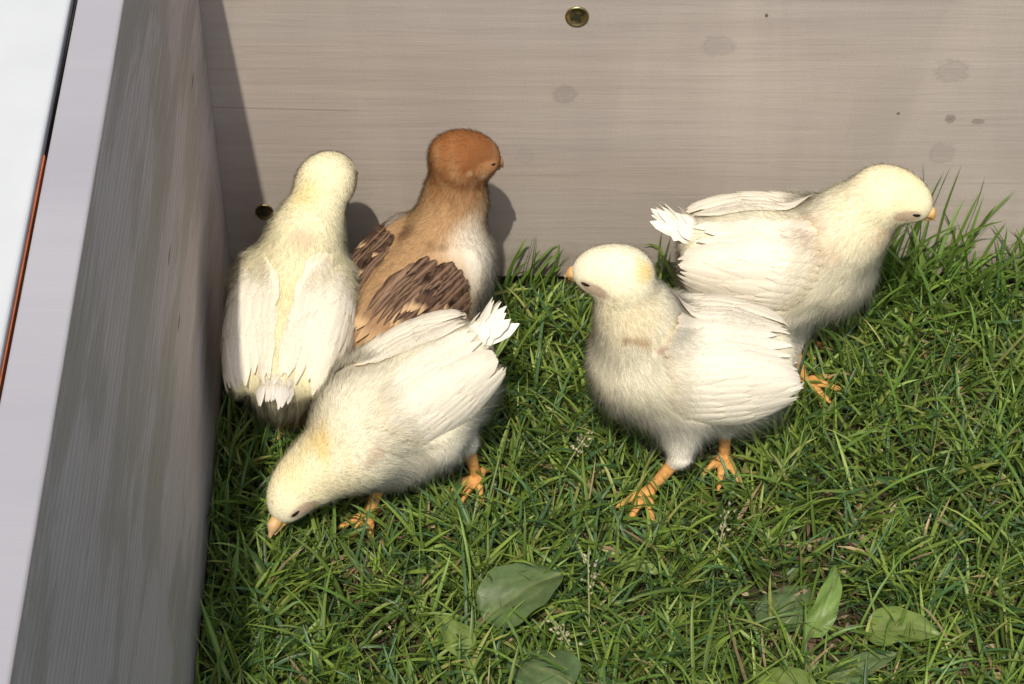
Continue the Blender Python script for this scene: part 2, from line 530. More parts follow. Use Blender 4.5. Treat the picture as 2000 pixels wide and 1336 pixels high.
def grow_grass():
    r = np.random.RandomState(7)
    N = 60000
    x = r.uniform(-0.139, 0.46, N); y = r.uniform(-0.62, -0.002, N)
    # tufts: pull three quarters of the blades toward a few thousand tuft centres
    k = 3600
    cx = r.uniform(-0.139, 0.46, k); cy = r.uniform(-0.62, -0.002, k)
    tf = r.randint(0, k, N); pull = r.rand(N) < 0.7
    x = np.where(pull, cx[tf] + r.randn(N) * 0.0028, x); y = np.where(pull, cy[tf] + r.randn(N) * 0.0028, y)
    keep = (x > side_x(y) + 0.001) & (y < -0.002) & (y > -0.62)
    dens = 0.8 + 0.35 * noise2(x, y, 3, 70)
    for (px, py, pr) in PATCH:
        d = np.hypot(x - px, y - py) / pr
        dens = dens * np.clip(0.14 + d * 0.65, 0, 1)
    keep &= r.rand(N) < dens
    x, y, tf = x[keep], y[keep], tf[keep]
    n = len(x)
    tl = r.rand(k)[tf]
    L = (0.012 + 0.018 * r.rand(n) ** 1.4 + 0.012 * tl)
    long_ = r.rand(n) < 0.07
    L = np.where(long_, L * 1.5, L)
    W = 0.0012 + 0.0013 * r.rand(n) + 0.0007 * tl
    fine = r.rand(n) < 0.25
    W = np.where(fine, W * 0.55, W)
    az = r.rand(k)[tf] * 6.28 + r.randn(n) * 0.9
    lean = np.abs(r.randn(n)) * 0.32 + 0.45 * tl + 0.15
    bend = 0.25 + 1.2 * r.rand(n)
    # lower sward in the middle of the pen and against the boards, long at the right wall
    near_wall = np.clip(1.5 + y / 0.026, 0, 1)
    gapm = ((x > -0.02) & (x < 0.065)) | (x < -0.08) | (x > 0.235)
    L = np.where(gapm, L * (1 - 0.68 * near_wall), L)
    for (lx, ly, lr, lh) in LOW:
        d = np.hypot(x - lx, y - ly)
        f = np.clip(1 - d / lr, 0, 1)
        mx = lh / np.maximum(f, 1e-3) ** 0.5
        L = np.where(f > 0, np.minimum(L, np.maximum(mx, 0.006)), L)
    cn = noise2(x, y, 11, 30) * 0.5 + 0.5
    g1 = np.array([0.078, 0.152, 0.026]); g2 = np.array([0.235, 0.325, 0.058]); g3 = np.array([0.070, 0.140, 0.050])
    u = np.clip(r.rand(n) * 0.8 + 0.25 * cn, 0, 1)[:, None]
    col = g1 * (1 - u) + g2 * u
    blu = (r.rand(n) < 0.25)[:, None]
    col = np.where(blu, g3 * (0.8 + 0.5 * u), col)
    yel = (r.rand(n) < 0.06)[:, None]
    col = np.where(yel, np.array([0.27, 0.29, 0.08]), col)
    dry = (r.rand(n) < 0.018)[:, None]
    col = np.where(dry, np.array([0.36, 0.27, 0.14]), col)
    col = col * (0.62 + 0.72 * r.rand(n))[:, None]
    base = np.stack([x, y, np.full(n, -0.001)], -1)
    parts = [blades(base, L, W, az, lean, bend, col, 5)]
    # tall strong blades in clumps: against the right of the back board and by the chicks
    bx, by, bl, bw, ba, ble, bb, bc = [], [], [], [], [], [], [], []
    def clump(cx, cy, num, sp, l0, l1, azm=None, aspread=3.14, lean0=0.25, w0=0.0020, w1=0.0032, spy=None, bend0=0.5):
        for _ in range(num):
            bx.append(cx + r.randn() * sp); by.append(min(cy + r.randn() * (spy or sp * 0.5), -0.003))
            bl.append(r.uniform(l0, l1)); bw.append(r.uniform(w0, w1))
            ba.append((r.rand() * 6.28) if azm is None else azm + (r.rand() - .5) * 2 * aspread)
            ble.append(abs(r.randn()) * lean0 + 0.05); bb.append(bend0 * (0.3 + r.rand() * 1.6))
            bc.append(np.array([0.09, 0.165, 0.032]) * r.uniform(0.75, 1.7) + np.array([0.03, 0.02, 0]) * r.rand())
    clump(0.195, -0.012, 34, 0.014, 0.035, 0.075, None, 3.14, 0.38)
    clump(0.222, -0.014, 34, 0.020, 0.030, 0.062, None, 3.14, 0.42)
    clump(0.178, -0.020, 60, 0.012, 0.030, 0.060, None, 3.14, 0.38)
    clump(0.250, -0.014, 34, 0.016, 0.022, 0.040, None, 3.14, 0.45)
    clump(0.205, -0.045, 90, 0.030, 0.030, 0.052, None, 3.14, 0.55, spy=0.018)
    clump(0.2015, -0.008, 3, 0.002, 0.078, 0.088, 1.2, 0.3, 0.10, 0.0018, 0.0026, bend0=0.15)
    clump(0.214, -0.010, 5, 0.004, 0.060, 0.085, 0.9, 0.7, 0.30, 0.0018, 0.0028, bend0=0.25)
    clump(0.236, -0.010, 6, 0.010, 0.045, 0.065, 1.0, 1.4, 0.35, 0.0016, 0.0026, bend0=0.35)
    clump(0.190, -0.012, 9, 0.010, 0.050, 0.070, 0.9, 1.2, 0.30, 0.0018, 0.0030, bend0=0.4)
    clump(0.012, -0.012, 12, 0.007, 0.022, 0.040, 0.2, 1.4, 0.6)
    clump(-0.002, -0.010, 9, 0.005, 0.025, 0.045, 0.5, 1.2, 0.6)
    clump(0.019, -0.006, 2, 0.001, 0.026, 0.030, 1.0, 0.5, 0.2, bend0=0.2)
    clump(0.072, -0.006, 3, 0.003, 0.030, 0.040, 1.2, 0.6, 0.35, bend0=0.2, w0=0.0012, w1=0.0018)
    clump(0.155, -0.004, 10, 0.02, 0.02, 0.030, None, 3.1, 0.4)
    # scattered long lying blades over the front lawn
    for _ in range(620):
        xx = r.uniform(-0.12, 0.36); yy = r.uniform(-0.5, -0.16) if xx < 0.13 else r.uniform(-0.5, -0.03)
        clump(xx, yy, 1, 0.001, 0.034, 0.060, None, 3.14, 0.85, 0.0015, 0.0027, bend0=1.0)
    # along the foot of the side board
    for _ in range(170):
        yy = r.uniform(-0.5, -0.13)
        clump(float(side_x(yy)) + 0.006, yy, 1, 0.004, 0.022, 0.046, 0.0, 2.2, 0.5, 0.0012, 0.0024, bend0=0.8)
    bx, by = np.array(bx), np.array(by)
    ok = np.ones(len(bx), bool)
    for (lx, ly, lr, lh) in LOW:
        ok &= np.hypot(bx - lx, by - ly) > lr * 0.9
    f = lambda a: np.array(a)[ok]
    parts.append(blades(np.stack([bx[ok], by[ok], np.full(ok.sum(), -0.001)], -1), f(bl), f(bw), f(ba), f(ble), f(bb), f(bc), 9, segs=8, curl=0.6))
    V, Q, K, off = [], [], [], 0
    for v, q, c in parts:
        V.append(v); Q.append(q + off); K.append(c); off += len(v)
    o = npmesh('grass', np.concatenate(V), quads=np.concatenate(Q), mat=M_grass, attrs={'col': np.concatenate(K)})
    tag(o, 'short green lawn grass with some longer blades and dry bits', 'grass', kind='stuff')


# ------------------------------------------------------------------ signed distance modelling (millimetres)
def d_ell(p, c, R, r):
    q = (p - c) @ R.T.astype(p.dtype)
    r = np.asarray(r, dtype=p.dtype)
    k0 = np.linalg.norm(q / r, axis=-1); k1 = np.linalg.norm(q / (r * r), axis=-1)
    return k0 * (k0 - 1.0) / np.maximum(k1, 1e-6)


def d_cone(p, a, b, ra, rb):
    ba = b - a; L2 = float(ba @ ba)
    pa = p - a
    h = np.clip((pa @ ba) / L2, 0, 1)
    return np.linalg.norm(pa - h[..., None] * ba, axis=-1) - (ra + (rb - ra) * h)


class Body:
    def __init__(s): s.pr = []

    def ell(s, c, R, r, k, **m): s.pr.append(('e', np.array(c, float), np.array(R, float), r, k, m))

    def cone(s, a, b, ra, rb, k, **m): s.pr.append(('c', np.array(a, float), np.array(b, float), (ra, rb), k, m))

    def one(s, pr, p):
        if pr[0] == 'e': return d_ell(p, pr[1].astype(p.dtype), pr[2], pr[3])
        return d_cone(p, pr[1].astype(p.dtype), pr[2].astype(p.dtype), *pr[3])

    def f(s, p, sel=None):
        d = None
        for pr in s.pr:
            if sel is not None and not sel(pr[5]): continue
            e = s.one(pr, p)
            if d is None: d = e; continue
            k = pr[4]
            h = np.maximum(k - np.abs(d - e), 0) / k
            d = np.minimum(d, e) - h * h * k * 0.25
        return d

    def grad(s, p, sel=None, e=0.25):
        g = np.zeros_like(p)
        for i in range(3):
            o = np.zeros(3, p.dtype); o[i] = e
            g[..., i] = s.f(p + o, sel) - s.f(p - o, sel)
        return nrm(g)

    def weights(s, p):
        ds = np.stack([s.one(pr, p) for pr in s.pr], -1)
        m = ds.min(-1, keepdims=True)
        w = np.exp(-(ds - m) / 5.0)
        return w / w.sum(-1, keepdims=True), ds


def surface_nets(F, org, h):
    S = F < 0
    nx, ny, nz = F.shape
    acc = np.zeros((nx - 1, ny - 1, nz - 1, 3), np.float32); cnt = np.zeros((nx - 1, ny - 1, nz - 1), np.float32)
    quads = []
    for ax in range(3):
        sl0 = [slice(None)] * 3; sl1 = [slice(None)] * 3
        sl0[ax] = slice(0, -1); sl1[ax] = slice(1, None)
        a, b = F[tuple(sl0)], F[tuple(sl1)]
        cr = S[tuple(sl0)] != S[tuple(sl1)]
        I = np.argwhere(cr)
        t = a[cr] / (a[cr] - b[cr])
        pos = I.astype(np.float32); pos[:, ax] += t
        o1, o2 = [(1, 2), (2, 0), (0, 1)][ax]
        ok = np.ones(len(I), bool)
        cells = []
        for (i, j) in ((0, 0), (-1, 0), (-1, -1), (0, -1)):
            c = I.copy(); c[:, o1] += i; c[:, o2] += j
            cells.append(c)
            ok &= (c >= 0).all(1) & (c[:, 0] < nx - 1) & (c[:, 1] < ny - 1) & (c[:, 2] < nz - 1)
        cells = [c[ok] for c in cells]
        pos = pos[ok]
        sg = S[tuple(sl0)][cr][ok]
        for c in cells:
            np.add.at(acc, (c[:, 0], c[:, 1], c[:, 2]), pos); np.add.at(cnt, (c[:, 0], c[:, 1], c[:, 2]), 1)
        lin = [np.ravel_multi_index(c.T, cnt.shape) for c in cells]
        q = np.stack(lin, -1)
        q[~sg] = q[~sg][:, ::-1]
        quads.append(q)
    q = np.concatenate(quads)
    used = np.flatnonzero(cnt.ravel() > 0)
    remap = np.full(cnt.size, -1, np.int64); remap[used] = np.arange(len(used))
    v = acc.reshape(-1, 3)[used] / cnt.ravel()[used][:, None]
    return v * h + org, remap[q]


def mesh_sdf(B, h, pad=6, lo=None, hi=None):
    if lo is None:
        P = []
        for pr in B.pr:
            if pr[0] == 'e': m = max(pr[3]); P += [pr[1] - m, pr[1] + m]
            else: m = max(pr[3]); P += [pr[1] - m, pr[1] + m, pr[2] - m, pr[2] + m]
        P = np.array(P); lo = P.min(0) - pad; hi = P.max(0) + pad
    n = np.ceil((hi - lo) / h).astype(int)
    ax = [lo[i] + h * np.arange(n[i]) for i in range(3)]
    G = np.stack(np.meshgrid(*ax, indexing='ij'), -1).astype(np.float32)
    F = B.f(G)
    v, q = surface_nets(F, lo.astype(np.float32), h)
    v = v.astype(np.float64)
    for _ in range(2):
        v = v - B.grad(v) * np.clip(B.f(v), -h, h)[:, None]
    return v, q


# ------------------------------------------------------------------ chicks
def fluff(B, V, Q, n, seed, flow_fn, len_fn, col_fn, keep_fn, raise_fn, wid=0.155):
    """fine down: tapering strands rooted on the skin"""
    r = np.random.RandomState(seed)
    tri = np.concatenate([Q[:, [0, 1, 2]], Q[:, [0, 2, 3]]])
    a, b, c = V[tri[:, 0]], V[tri[:, 1]], V[tri[:, 2]]
    ar = np.linalg.norm(np.cross(b - a, c - a), axis=1)
    pick = r.choice(len(tri), n, p=ar / ar.sum())
    u = r.rand(n, 2); fl = u.sum(1) > 1; u[fl] = 1 - u[fl]
    P = a[pick] + (b - a)[pick] * u[:, :1] + (c - a)[pick] * u[:, 1:]
    kp = keep_fn(P)
    P = P[r.rand(len(P)) < kp]
    n = len(P)
    N = B.grad(P)
    W, ds = B.weights(P)
    fl = flow_fn(P, W)
    fl = nrm(fl - N * (fl * N).sum(1, keepdims=True) + 1e-4)
    L = len_fn(P, W) * 0.78 * (0.55 + 0.75 * r.rand(n))
    low = smooth01((-N[:, 2] + 0.15) / 0.6) * (W[:, BODYI(B)].sum(1) > 0.5)
    stray = r.rand(n) < (0.08 + 0.14 * low)
    L = L * (1 + 0.25 * low)
    L = np.where(stray, L * (1.35 + 0.5 * low), L)
    P = P + N * (raise_fn(P) - 0.3)[:, None]
    root = P
    lift = 0.55 + 0.35 * r.rand(n) + 0.4 * stray
    # clump noise: low frequency sideways swirl
    sw = np.sin(P[:, 0] * 0.31 + 1.7 * np.sin(P[:, 1] * 0.23 + seed)) + np.sin(P[:, 2] * 0.37 + 1.3 * np.sin(P[:, 0] * 0.19 + seed * 2))
    T = np.cross(N, fl)
    D = nrm(N * lift[:, None] + fl * 1.0 + T * (0.15 * sw + 0.36 * r.randn(n))[:, None] + r.randn(n, 3) * 0.16)
    mid = P + D * (L * 0.55)[:, None]
    D2 = nrm(D + fl * 0.35 - N * 0.15 + r.randn(n, 3) * 0.22)
    tip = mid + D2 * (L * 0.55)[:, None]
    # gather tips into soft clumps
    g = max(1, n // 14)
    gi = r.choice(n, g, replace=False)
    kd = kdtree.KDTree(g)
    for i, q in enumerate(P[gi]): kd.insert(q, i)
    kd.balance()
    near = np.fromiter((kd.find(q)[1] for q in P), dtype=np.int64, count=n)
    gt = tip[gi][near]
    cl = (0.25 + 0.35 * r.rand(n))[:, None] * (np.linalg.norm(gt - tip, axis=1) < 8)[:, None]
    tip = tip * (1 - cl) + gt * cl
    mid = mid * (1 - cl * 0.35) + (mid + (gt - tip) * 0.5) * cl * 0.35
    wd = nrm(np.cross(D, r.randn(n, 3)))
    w = (wid * (0.6 + 0.8 * r.rand(n)))[:, None] / 2
    Vs = np.stack([root - wd * w, root + wd * w, mid - wd * w * 0.8, mid + wd * w * 0.8, tip], 1)
    nv = 5
    i0 = np.arange(n) * nv
    quads = np.stack([i0, i0 + 1, i0 + 3, i0 + 2], -1)
    tris = np.stack([i0 + 2, i0 + 3, i0 + 4], -1)
    col = col_fn(P, W) * (0.95 + 0.09 * r.rand(n))[:, None]
    cols = np.repeat(col[:, None, :], nv, 1) * np.array([0.98, 0.98, 1.0, 1.0, 1.02])[None, :, None]
    fn = nrm(N * 1.0 + D * 0.12 + r.randn(n, 3) * 0.10)
    fns = np.repeat(fn[:, None, :], nv, 1)
    return Vs.reshape(-1, 3), quads, tris, np.clip(cols, 0, 0.95).reshape(-1, 3), fns.reshape(-1, 3)


def BODYI(B): return [i for i, p in enumerate(B.pr) if p[5]['z'] in ('body', 'thigh')]


def smooth01(x): x = np.clip(x, 0, 1); return x * x * (3 - 2 * x)


ORANGE = np.array([0.60, 0.31, 0.10])


class Chick:
    def __init__(s, spec):
        s.sp = spec
        f = nrm(spec['fwd']); up0 = np.array(spec.get('up', (0, 0, 1)), float)
        sd = nrm(np.cross(up0, f)); u = np.cross(f, sd)
        s.c = np.array(spec['c'], float); s.R = np.stack([f, sd, u])
        sc = spec.get('scale', 1.0); s.k = sc
        s.phc = spec.get('phc', 30.0); s.phw = spec.get('phw', 48.0)
        B = s.B = Body()
        L = s.loc
        bw = spec.get('bw', 1.0) * sc
        fl_b = -f * 1.0 - u * 0.25
        lb = spec.get('fl', 5.5)
        B.ell(L(0, 0, 0), s.R, (40 * sc, 24.5 * bw, 23.5 * sc), 1, z='body', flow=fl_b, len=lb)
        B.ell(L(20, 0, -3), s.R, (23 * sc, 22 * bw, 22 * sc), 14, z='body', flow=-f * .5 - u * 0.8, len=lb + 1)
        B.cone(L(-18, 0, 2), L(-35, 0, spec.get('tailz', 8)), 19 * bw, 8 * sc, 14, z='body', flow=fl_b, len=lb + .5)
        B.ell(L(-16, 0, -9), s.R, (24 * sc, 21 * bw, 17 * sc), 12, z='body', flow=-f * .6 - u * 0.9, len=lb + 3)
        for g in (-1, 1):
            wo = spec.get('wing_out', 0)
            B.ell(L(-6, g * (18.5 + wo), 4), s.R, (36 * sc, 8.5 * sc, 16 * sc), 7, z='wing', flow=fl_b, len=lb - 1)
        # neck and head
        nk = [np.array(q, float) for q in spec['neck']]
        r0 = [np.array(L(24, 0, 7))] + nk
        rr = spec.get('neck_r', [18.5, 15, 12.5])
        for i in range(len(r0) - 1):
            B.cone(r0[i], r0[i + 1], rr[i] - 0.8, rr[i + 1] - 0.8, spec.get('nk', 13), z='neck', flow=(r0[i] - r0[i + 1]), len=4.6 - 0.5 * i)
        hd = s.hd = nrm(spec['head_dir']); hu = nrm(spec['head_up'])
        hs = nrm(np.cross(hu, hd)); hu = np.cross(hd, hs)
        s.HR = np.stack([hd, hs, hu]); H = s.H = np.array(spec['head'], float); q = s.hk = spec.get('hk', 1.0)
        B.ell(H + hu * 0.4, s.HR, (14.8 * q, 10.3 * q, 9.8 * q), 9, z='head', flow=-hd * 1.0 - hu * 0.1, len=2.8)
        for g in (-1, 1): B.ell(H + (-hd * 3.5 + hs * g * 4.6 - hu * 3.6) * q, s.HR, (8.2 * q, 6.8 * q, 6.8 * q), 6, z='head', flow=-hd - hu * .3, len=3.2)
        B.ell(H + (hd * 9.0 - hu * 3.0) * q, s.HR, (7.6 * q, 6.0 * q, 5.4 * q), 8, z='head', flow=-hd, len=1.3)
        # legs: thigh > hock > foot with toes
        s.legs = spec['legs']
        for lg in s.legs:
            hip = L(*lg['hip']); hk = np.array(lg['hock'], float); ft = np.array(lg['foot'], float)
            B.cone(hip, hk + (hip - hk) * 0.12, 14, 5.8, 12, z='thigh', flow=(hk - hip), len=4.8)
        for lg in s.legs:
            hip = L(*lg['hip']); hk = np.array(lg['hock'], float); ft = np.array(lg['foot'], float)
            B.cone(hk + nrm(hip - hk) * 3, ft, 3.2, 2.4, 3, z='leg', flow=(ft - hk), len=0)
            td = nrm(np.array(list(lg['toe']) + [0.0])); tp = np.array([-td[1], td[0], 0])
            for ang, ln in ((0.0, 17), (0.62, 14), (-0.62, 14), (3.0, 8)):
                v = td * math.cos(ang) + tp * math.sin(ang)
                kn = ft + v * ln * 0.5 + np.array([0, 0, 1.0]); en = ft + v * ln + np.array([0, 0, -1.5 + lg.get('tipz', 0)])
                B.cone(ft, kn, 2.3, 1.8, 2.0, z='leg', flow=v, len=0)
                B.cone(kn, en, 1.8, 1.3, 1.0, z='leg', flow=v, len=0)
                B.cone(en, en + v * 3.2 - np.array([0, 0, 1.2]), 1.1, 0.45, 0.6, z='leg', flow=v, len=0)
        s.isleg = np.array([pr[5]['z'] == 'leg' for pr in B.pr])
        s.ishead = np.array([pr[5]['z'] == 'head' for pr in B.pr])
        s.flows = np.stack([nrm(pr[5]['flow']) for pr in B.pr]); s.lens = np.array([pr[5]['len'] for pr in B.pr], float)

    def loc(s, x, y, z): return s.c + (s.R[0] * x * s.k + s.R[1] * y * s.k + s.R[2] * z * s.k)

    def local(s, P): return ((P - s.c) @ s.R.T) / s.k

    def hl(s, x, y, z): return s.H + (s.HR[0] * x + s.HR[1] * y + s.HR[2] * z) * 0.86 * s.hk

    def colour(s, P, W):
        sp = s.sp
        l = s.local(P)
        col = np.zeros((len(P), 3)) + np.array(sp['base'])
        nz = noise2(P[:, 0], P[:, 1] + P[:, 2], 5, 0.22)[:, None] * 0.5 + 0.5
        col = col * (0.97 + 0.05 * nz)
        if sp.get('belly') is not None:
            w = smooth01((-l[:, 2] - 4) / 14)[:, None]
            col = col * (1 - w) + np.array(sp['belly']) * w
        for b in sp.get('spots', []):
            q, r_, c_, a_ = b[:4]
            d = np.linalg.norm((P - np.array(q)) , axis=1) / r_
            d = d + 0.25 * (noise2(P[:, 0], P[:, 1] - P[:, 2], 8, 0.5))
            w = (a_ * smooth01(1.25 - d))[:, None]
            col = col * (1 - w) + np.array(c_) * w
        hq = (P - s.H) @ s.HR.T / (0.86 * s.hk)
        for g in (-1, 1):
            # bare skin round the eye running back to the ear, ear opening
            d = np.sqrt(((hq[:, 0] - 8.0) / 8.0) ** 2 + ((hq[:, 1] - g * 10) / 6) ** 2 + ((hq[:, 2] + 2.4 - 0.12 * (hq[:, 0] - 8)) / 3.6) ** 2)
            w = (0.9 * smooth01((1.25 - d) * 2.5))[:, None]
            col = col * (1 - w) + np.array(sp.get('face', (0.50, 0.37, 0.26))) * w
            d = np.sqrt(((hq[:, 0] + 1.0) / 2.4) ** 2 + ((hq[:, 1] - g * 12) / 4) ** 2 + ((hq[:, 2] + 4.2) / 2.0) ** 2)
            w = (0.75 * smooth01(1.3 - d))[:, None]
            col = col * (1 - w) + np.array(sp.get('ear', (0.50, 0.33, 0.23))) * w
        return np.clip(col, 0, 0.95)

    def wingmask(s, P):
        l = s.local(P)
        ph = np.degrees(np.arctan2(l[:, 2], np.abs(l[:, 1]) + 1e-6))
        e = ((l[:, 0] + 9) / 36) ** 2 + ((ph - s.phc) / (s.phw * 0.95)) ** 2
        return e < 1

    def feather(s, root, dirv, Lm, Wm, off, colfn, rnd, proj=True, tipr=0.35, lift=0.0, N0=None, curl=0.0):
        """one vane laid on (or standing off) the bird; returns verts, quads, colours"""
        ns, nw = 9, 5
        sel = lambda m: m['z'] in ('body', 'wing', 'neck')
        if proj:
            p = np.array(root, float)
            for _ in range(5):
                g = s.B.grad(p[None], sel)[0]; d = float(s.B.f(p[None], sel)[0])
                p = p - g * (d - off)
        else:
            p = np.array(root, float)
        pts, nms = [], []
        d0 = nrm(dirv)
        for i in range(ns):
            t = i / (ns - 1)
            if proj:
                g = s.B.grad(p[None], sel)[0]; dd = float(s.B.f(p[None], sel)[0])
                tgt = off + lift * t * t
                # only hug the skin on the way; never dive after a steep fall
                p = p - g * np.clip(dd - tgt, -3.0, 2.0)
                tg = nrm(d0 - g * float(d0 @ g) * 0.85)
            else:
                g = N0; tg = nrm(d0 - N0 * curl * t)
            pts.append(p.copy()); nms.append(g)
            p = p + tg * Lm / (ns - 1)
        pts, nms = np.array(pts), nrm(np.array(nms))
        tan = nrm(np.gradient(pts, axis=0))
        sd = nrm(np.cross(nms, tan)); nm = np.cross(tan, sd)
        s_ = np.linspace(0, 1, ns)
        wprof = np.minimum(1, (s_ / 0.22 + 0.25)) * np.power(np.clip((1 - s_) / tipr, 0, 1), 0.55).clip(0, 1)
        wprof[-1] = 0.16
        v, c = [], []
        jag = 1 + rnd.randn(ns, 2) * 0.13
        for j in range(nw):
            a = (j / (nw - 1)) * 2 - 1
            jj = jag[:, 0] if a < 0 else jag[:, 1]
            w = a * Wm / 2 * wprof * (jj if abs(a) == 1 else 1)
            v.append(pts + sd * w[:, None] + nm * (-(a * a) * 0.09 * Wm * wprof)[:, None] + tan * (-(a * a) * 0.10 * Wm))
            c.append(colfn(s_, a, rnd))
        v = np.stack(v, 1).reshape(-1, 3); c = np.stack(c, 1).reshape(-1, 3)
        idx = np.arange(ns * nw).reshape(ns, nw)
        q = np.stack([idx[:-1, :-1], idx[:-1, 1:], idx[1:, 1:], idx[1:, :-1]], -1).reshape(-1, 4)
        return v, q, c

    def build(s, seed):
        sp = s.sp
        root = empty('chick', (s.c[0] / 1000, s.c[1] / 1000, 0), label=sp['label'], cat='chick', group='chicks in the wooden pen')
        rnd = np.random.RandomState(seed)
        V, Q = mesh_sdf(s.B, 1.3)
        W, ds = s.B.weights(V)
        N = s.B.grad(V)
        legd = ds[:, s.isleg].min(1); bodyd = ds[:, ~s.isleg].min(1)
        lw = smooth01((bodyd - legd + 0.5) / 2.0)[:, None]
        skin = s.colour(V, W) * 0.93
        scl = 0.85 + 0.3 * (np.sin(V[:, 2] * 3.1) * 0.5 + 0.5)[:, None] * 0.6 + 0.1 * rnd.randn(len(V), 1)
        leg = np.array(sp.get('leg', ORANGE)) * scl
        col = np.clip(skin * (1 - lw) + leg * lw, 0, 0.93)

        def keep(P):
            w_, d_ = s.B.weights(P)
            lg = d_[:, s.isleg].min(1); bd = d_[:, ~s.isleg].min(1)
            k = np.where(bd - lg > -1.0, 0.0, 1.0)
            lx = s.local(P)[:, 0]
            k = np.where(s.wingmask(P), k * (sp.get('veil', 0.26) + sp.get('over', 0.9) * smooth01((lx + 2) / 16)), k)
            e = np.min([np.linalg.norm(P - s.hl(12.0, g * 9.2, -1.0), axis=1) for g in (-1, 1)], axis=0)
            hw = w_[:, s.ishead].sum(1)
            k = k * (1 - 0.45 * hw)
            k = k * np.where(e < 3.0, 0.0, 1.0)
            k = k * np.where(np.linalg.norm(P - s.hl(17.5, 0, -4.0), axis=1) < 4.6, 0.0, 1.0)
            return k

        def raised(P):
            lx = s.local(P)[:, 0]
            return np.where(s.wingmask(P), (1.5 + 1.1 * smooth01((lx + 8) / 12)) * smooth01((30 - lx) / 9), 0)

        def flow(P, w_): return w_ @ s.flows

        def length(P, w_):
            ln = w_ @ s.lens
            lx = s.local(P)[:, 0]
            ln = np.where(s.wingmask(P), ln * (0.45 + (0.8 if sp.get('over', 1) > .5 else 0.1) * smooth01((lx + 2) / 14)), ln)
            e = np.min([np.linalg.norm(P - s.hl(12.0, g * 9.2, -1.0), axis=1) for g in (-1, 1)], axis=0)
            return ln * np.clip(0.35 + (e - 2.5) / 9, 0.35, 1)

        fv, fq, ft, fc, fn = fluff(s.B, V, Q, sp.get('nf', 130000), seed, flow, length, s.colour, keep, raised)
        o = len(V)
        allv = np.concatenate([V, fv]); allq = np.concatenate([Q, fq + o]); allt = ft + o
        npmesh('body', allv / 1000, quads=allq, tris=allt, mat=M_down, parent=root,
               attrs={'col': np.concatenate([col, fc]), 'fn': np.concatenate([N, fn]), 'strand': np.concatenate([np.zeros(len(V)), np.ones(len(fv))])})
        s.beak(root); s.eyes(root)
        # wings
        for g in (-1, 1):
            VV, QQ, CC, off = [], [], [], 0
            rows = sp.get('rows') or [(2, 45, 20, 7.0, 15, 0.9), (7, 39, 18, 6.6, 14.5, 1.25), (12, 31, 16, 6.0, 13.5, 1.6), (17, 21, 13, 5.4, 12, 1.95)]
            if sp.get('wing_len'): rows = [(a, b * sp['wing_len'], c, d, e, f_) for a, b, c, d, e, f_ in rows]
            for ri, (xr, ln, n, wd, zh, of) in enumerate(rows):
                for k in range(n):
                    t = (k + 0.5) / n; tt = 2 * t - 1
                    ph = math.radians(s.phc - tt * s.phw * zh / 15.0)
                    x = xr - 8 * tt * tt - 3 * (tt > 0) * tt + rnd.randn() * 1.0
                    p0 = s.loc(x, g * 42 * math.cos(ph), 42 * math.sin(ph))
                    dv = -s.R[0] + s.R[2] * (0.16 * tt + 0.02 + rnd.randn() * 0.04 + sp.get('wing_up', 0.0)) - s.R[1] * g * 0.10
                    ll = ln * (1 - 0.22 * tt * tt) * (0.93 + 0.14 * rnd.rand())
                    cf = sp['fcol'](ri, t, g)
                    v, q, c = s.feather(p0, dv, ll, wd * (0.9 + 0.2 * rnd.rand()), of + 0.35 * t + 0.2 * rnd.rand(), cf, rnd, lift=sp.get('tip_lift', 1.2) * (ri == 0) + 0.3)
                    VV.append(v); QQ.append(q + off); CC.append(c); off += len(v)
            npmesh('wing', np.concatenate(VV) / 1000, quads=np.concatenate(QQ), mat=M_feather, parent=root, attrs={'col': np.concatenate(CC)})
        # tail
        tl = sp.get('tail', {})
        VV, QQ, CC, off = [], [], [], 0
        n = tl.get('n', 9); ln0 = tl.get('len', 16)
        tipr_ = tl.get('tipr', 0.35)
        tdir = nrm(s.R[0] * -1 + s.R[2] * tl.get('up', 0.35) + s.R[1] * tl.get('side', 0))
        for ly in range(2):
            for k in range(n):
                a = ((k + 0.5) / n * 2 - 1)
                dv = nrm(tdir + s.R[1] * a * tl.get('fan', 0.35) + s.R[2] * rnd.randn() * 0.10)
                N0 = nrm(s.R[2] + s.R[1] * a * 0.9)
                p0 = s.loc(-37 + ly * 4, a * 5.0, tl.get('z', 11) + ly * 1.6 - abs(a) * 2.5)
                v, q, c = s.feather(p0, dv, ln0 * (0.8 + 0.35 * rnd.rand()) * (1 - 0.3 * ly), tl.get('w', 5.0), 0, sp['tcol'], rnd, proj=False, N0=N0, tipr=tipr_, curl=tl.get('curl', 0.1) + rnd.randn() * 0.12)
                VV.append(v); QQ.append(q + off); CC.append(c); off += len(v)
        npmesh('tail', np.concatenate(VV) / 1000, quads=np.concatenate(QQ), mat=M_feather, parent=root, attrs={'col': np.concatenate(CC)})
        return root

    def beak(s, root):
        b = Body()
        bk = s.sp.get('bk', 1.2)
        h = lambda x, y, z: s.hl(13 + (x - 13) * bk, y * 1.12, -2.6 + (z + 2.6) * 1.12)
        R = s.HR
        b.cone(h(13, 0, -2.4), h(21.0, 0, -3.8), 4.0, 2.4, 1)
        b.cone(h(21.0, 0, -3.6), h(25.3, 0, -6.2), 2.6, 0.7, 1.5)
        b.cone(h(14, 1.8, -5.6), h(20.5, 0, -6.8), 2.5, 1.4, 0.6)
        b.cone(h(14, -1.8, -5.6), h(20.5, 0, -6.8), 2.5, 1.4, 0.6)
        b.cone(h(20.5, 0, -6.8), h(23.2, 0, -7.4), 1.5, 0.7, 0.6)
        # nostrils
        V, Q = mesh_sdf(b, 0.4, pad=2)
        l = (V - s.H) @ s.HR.T
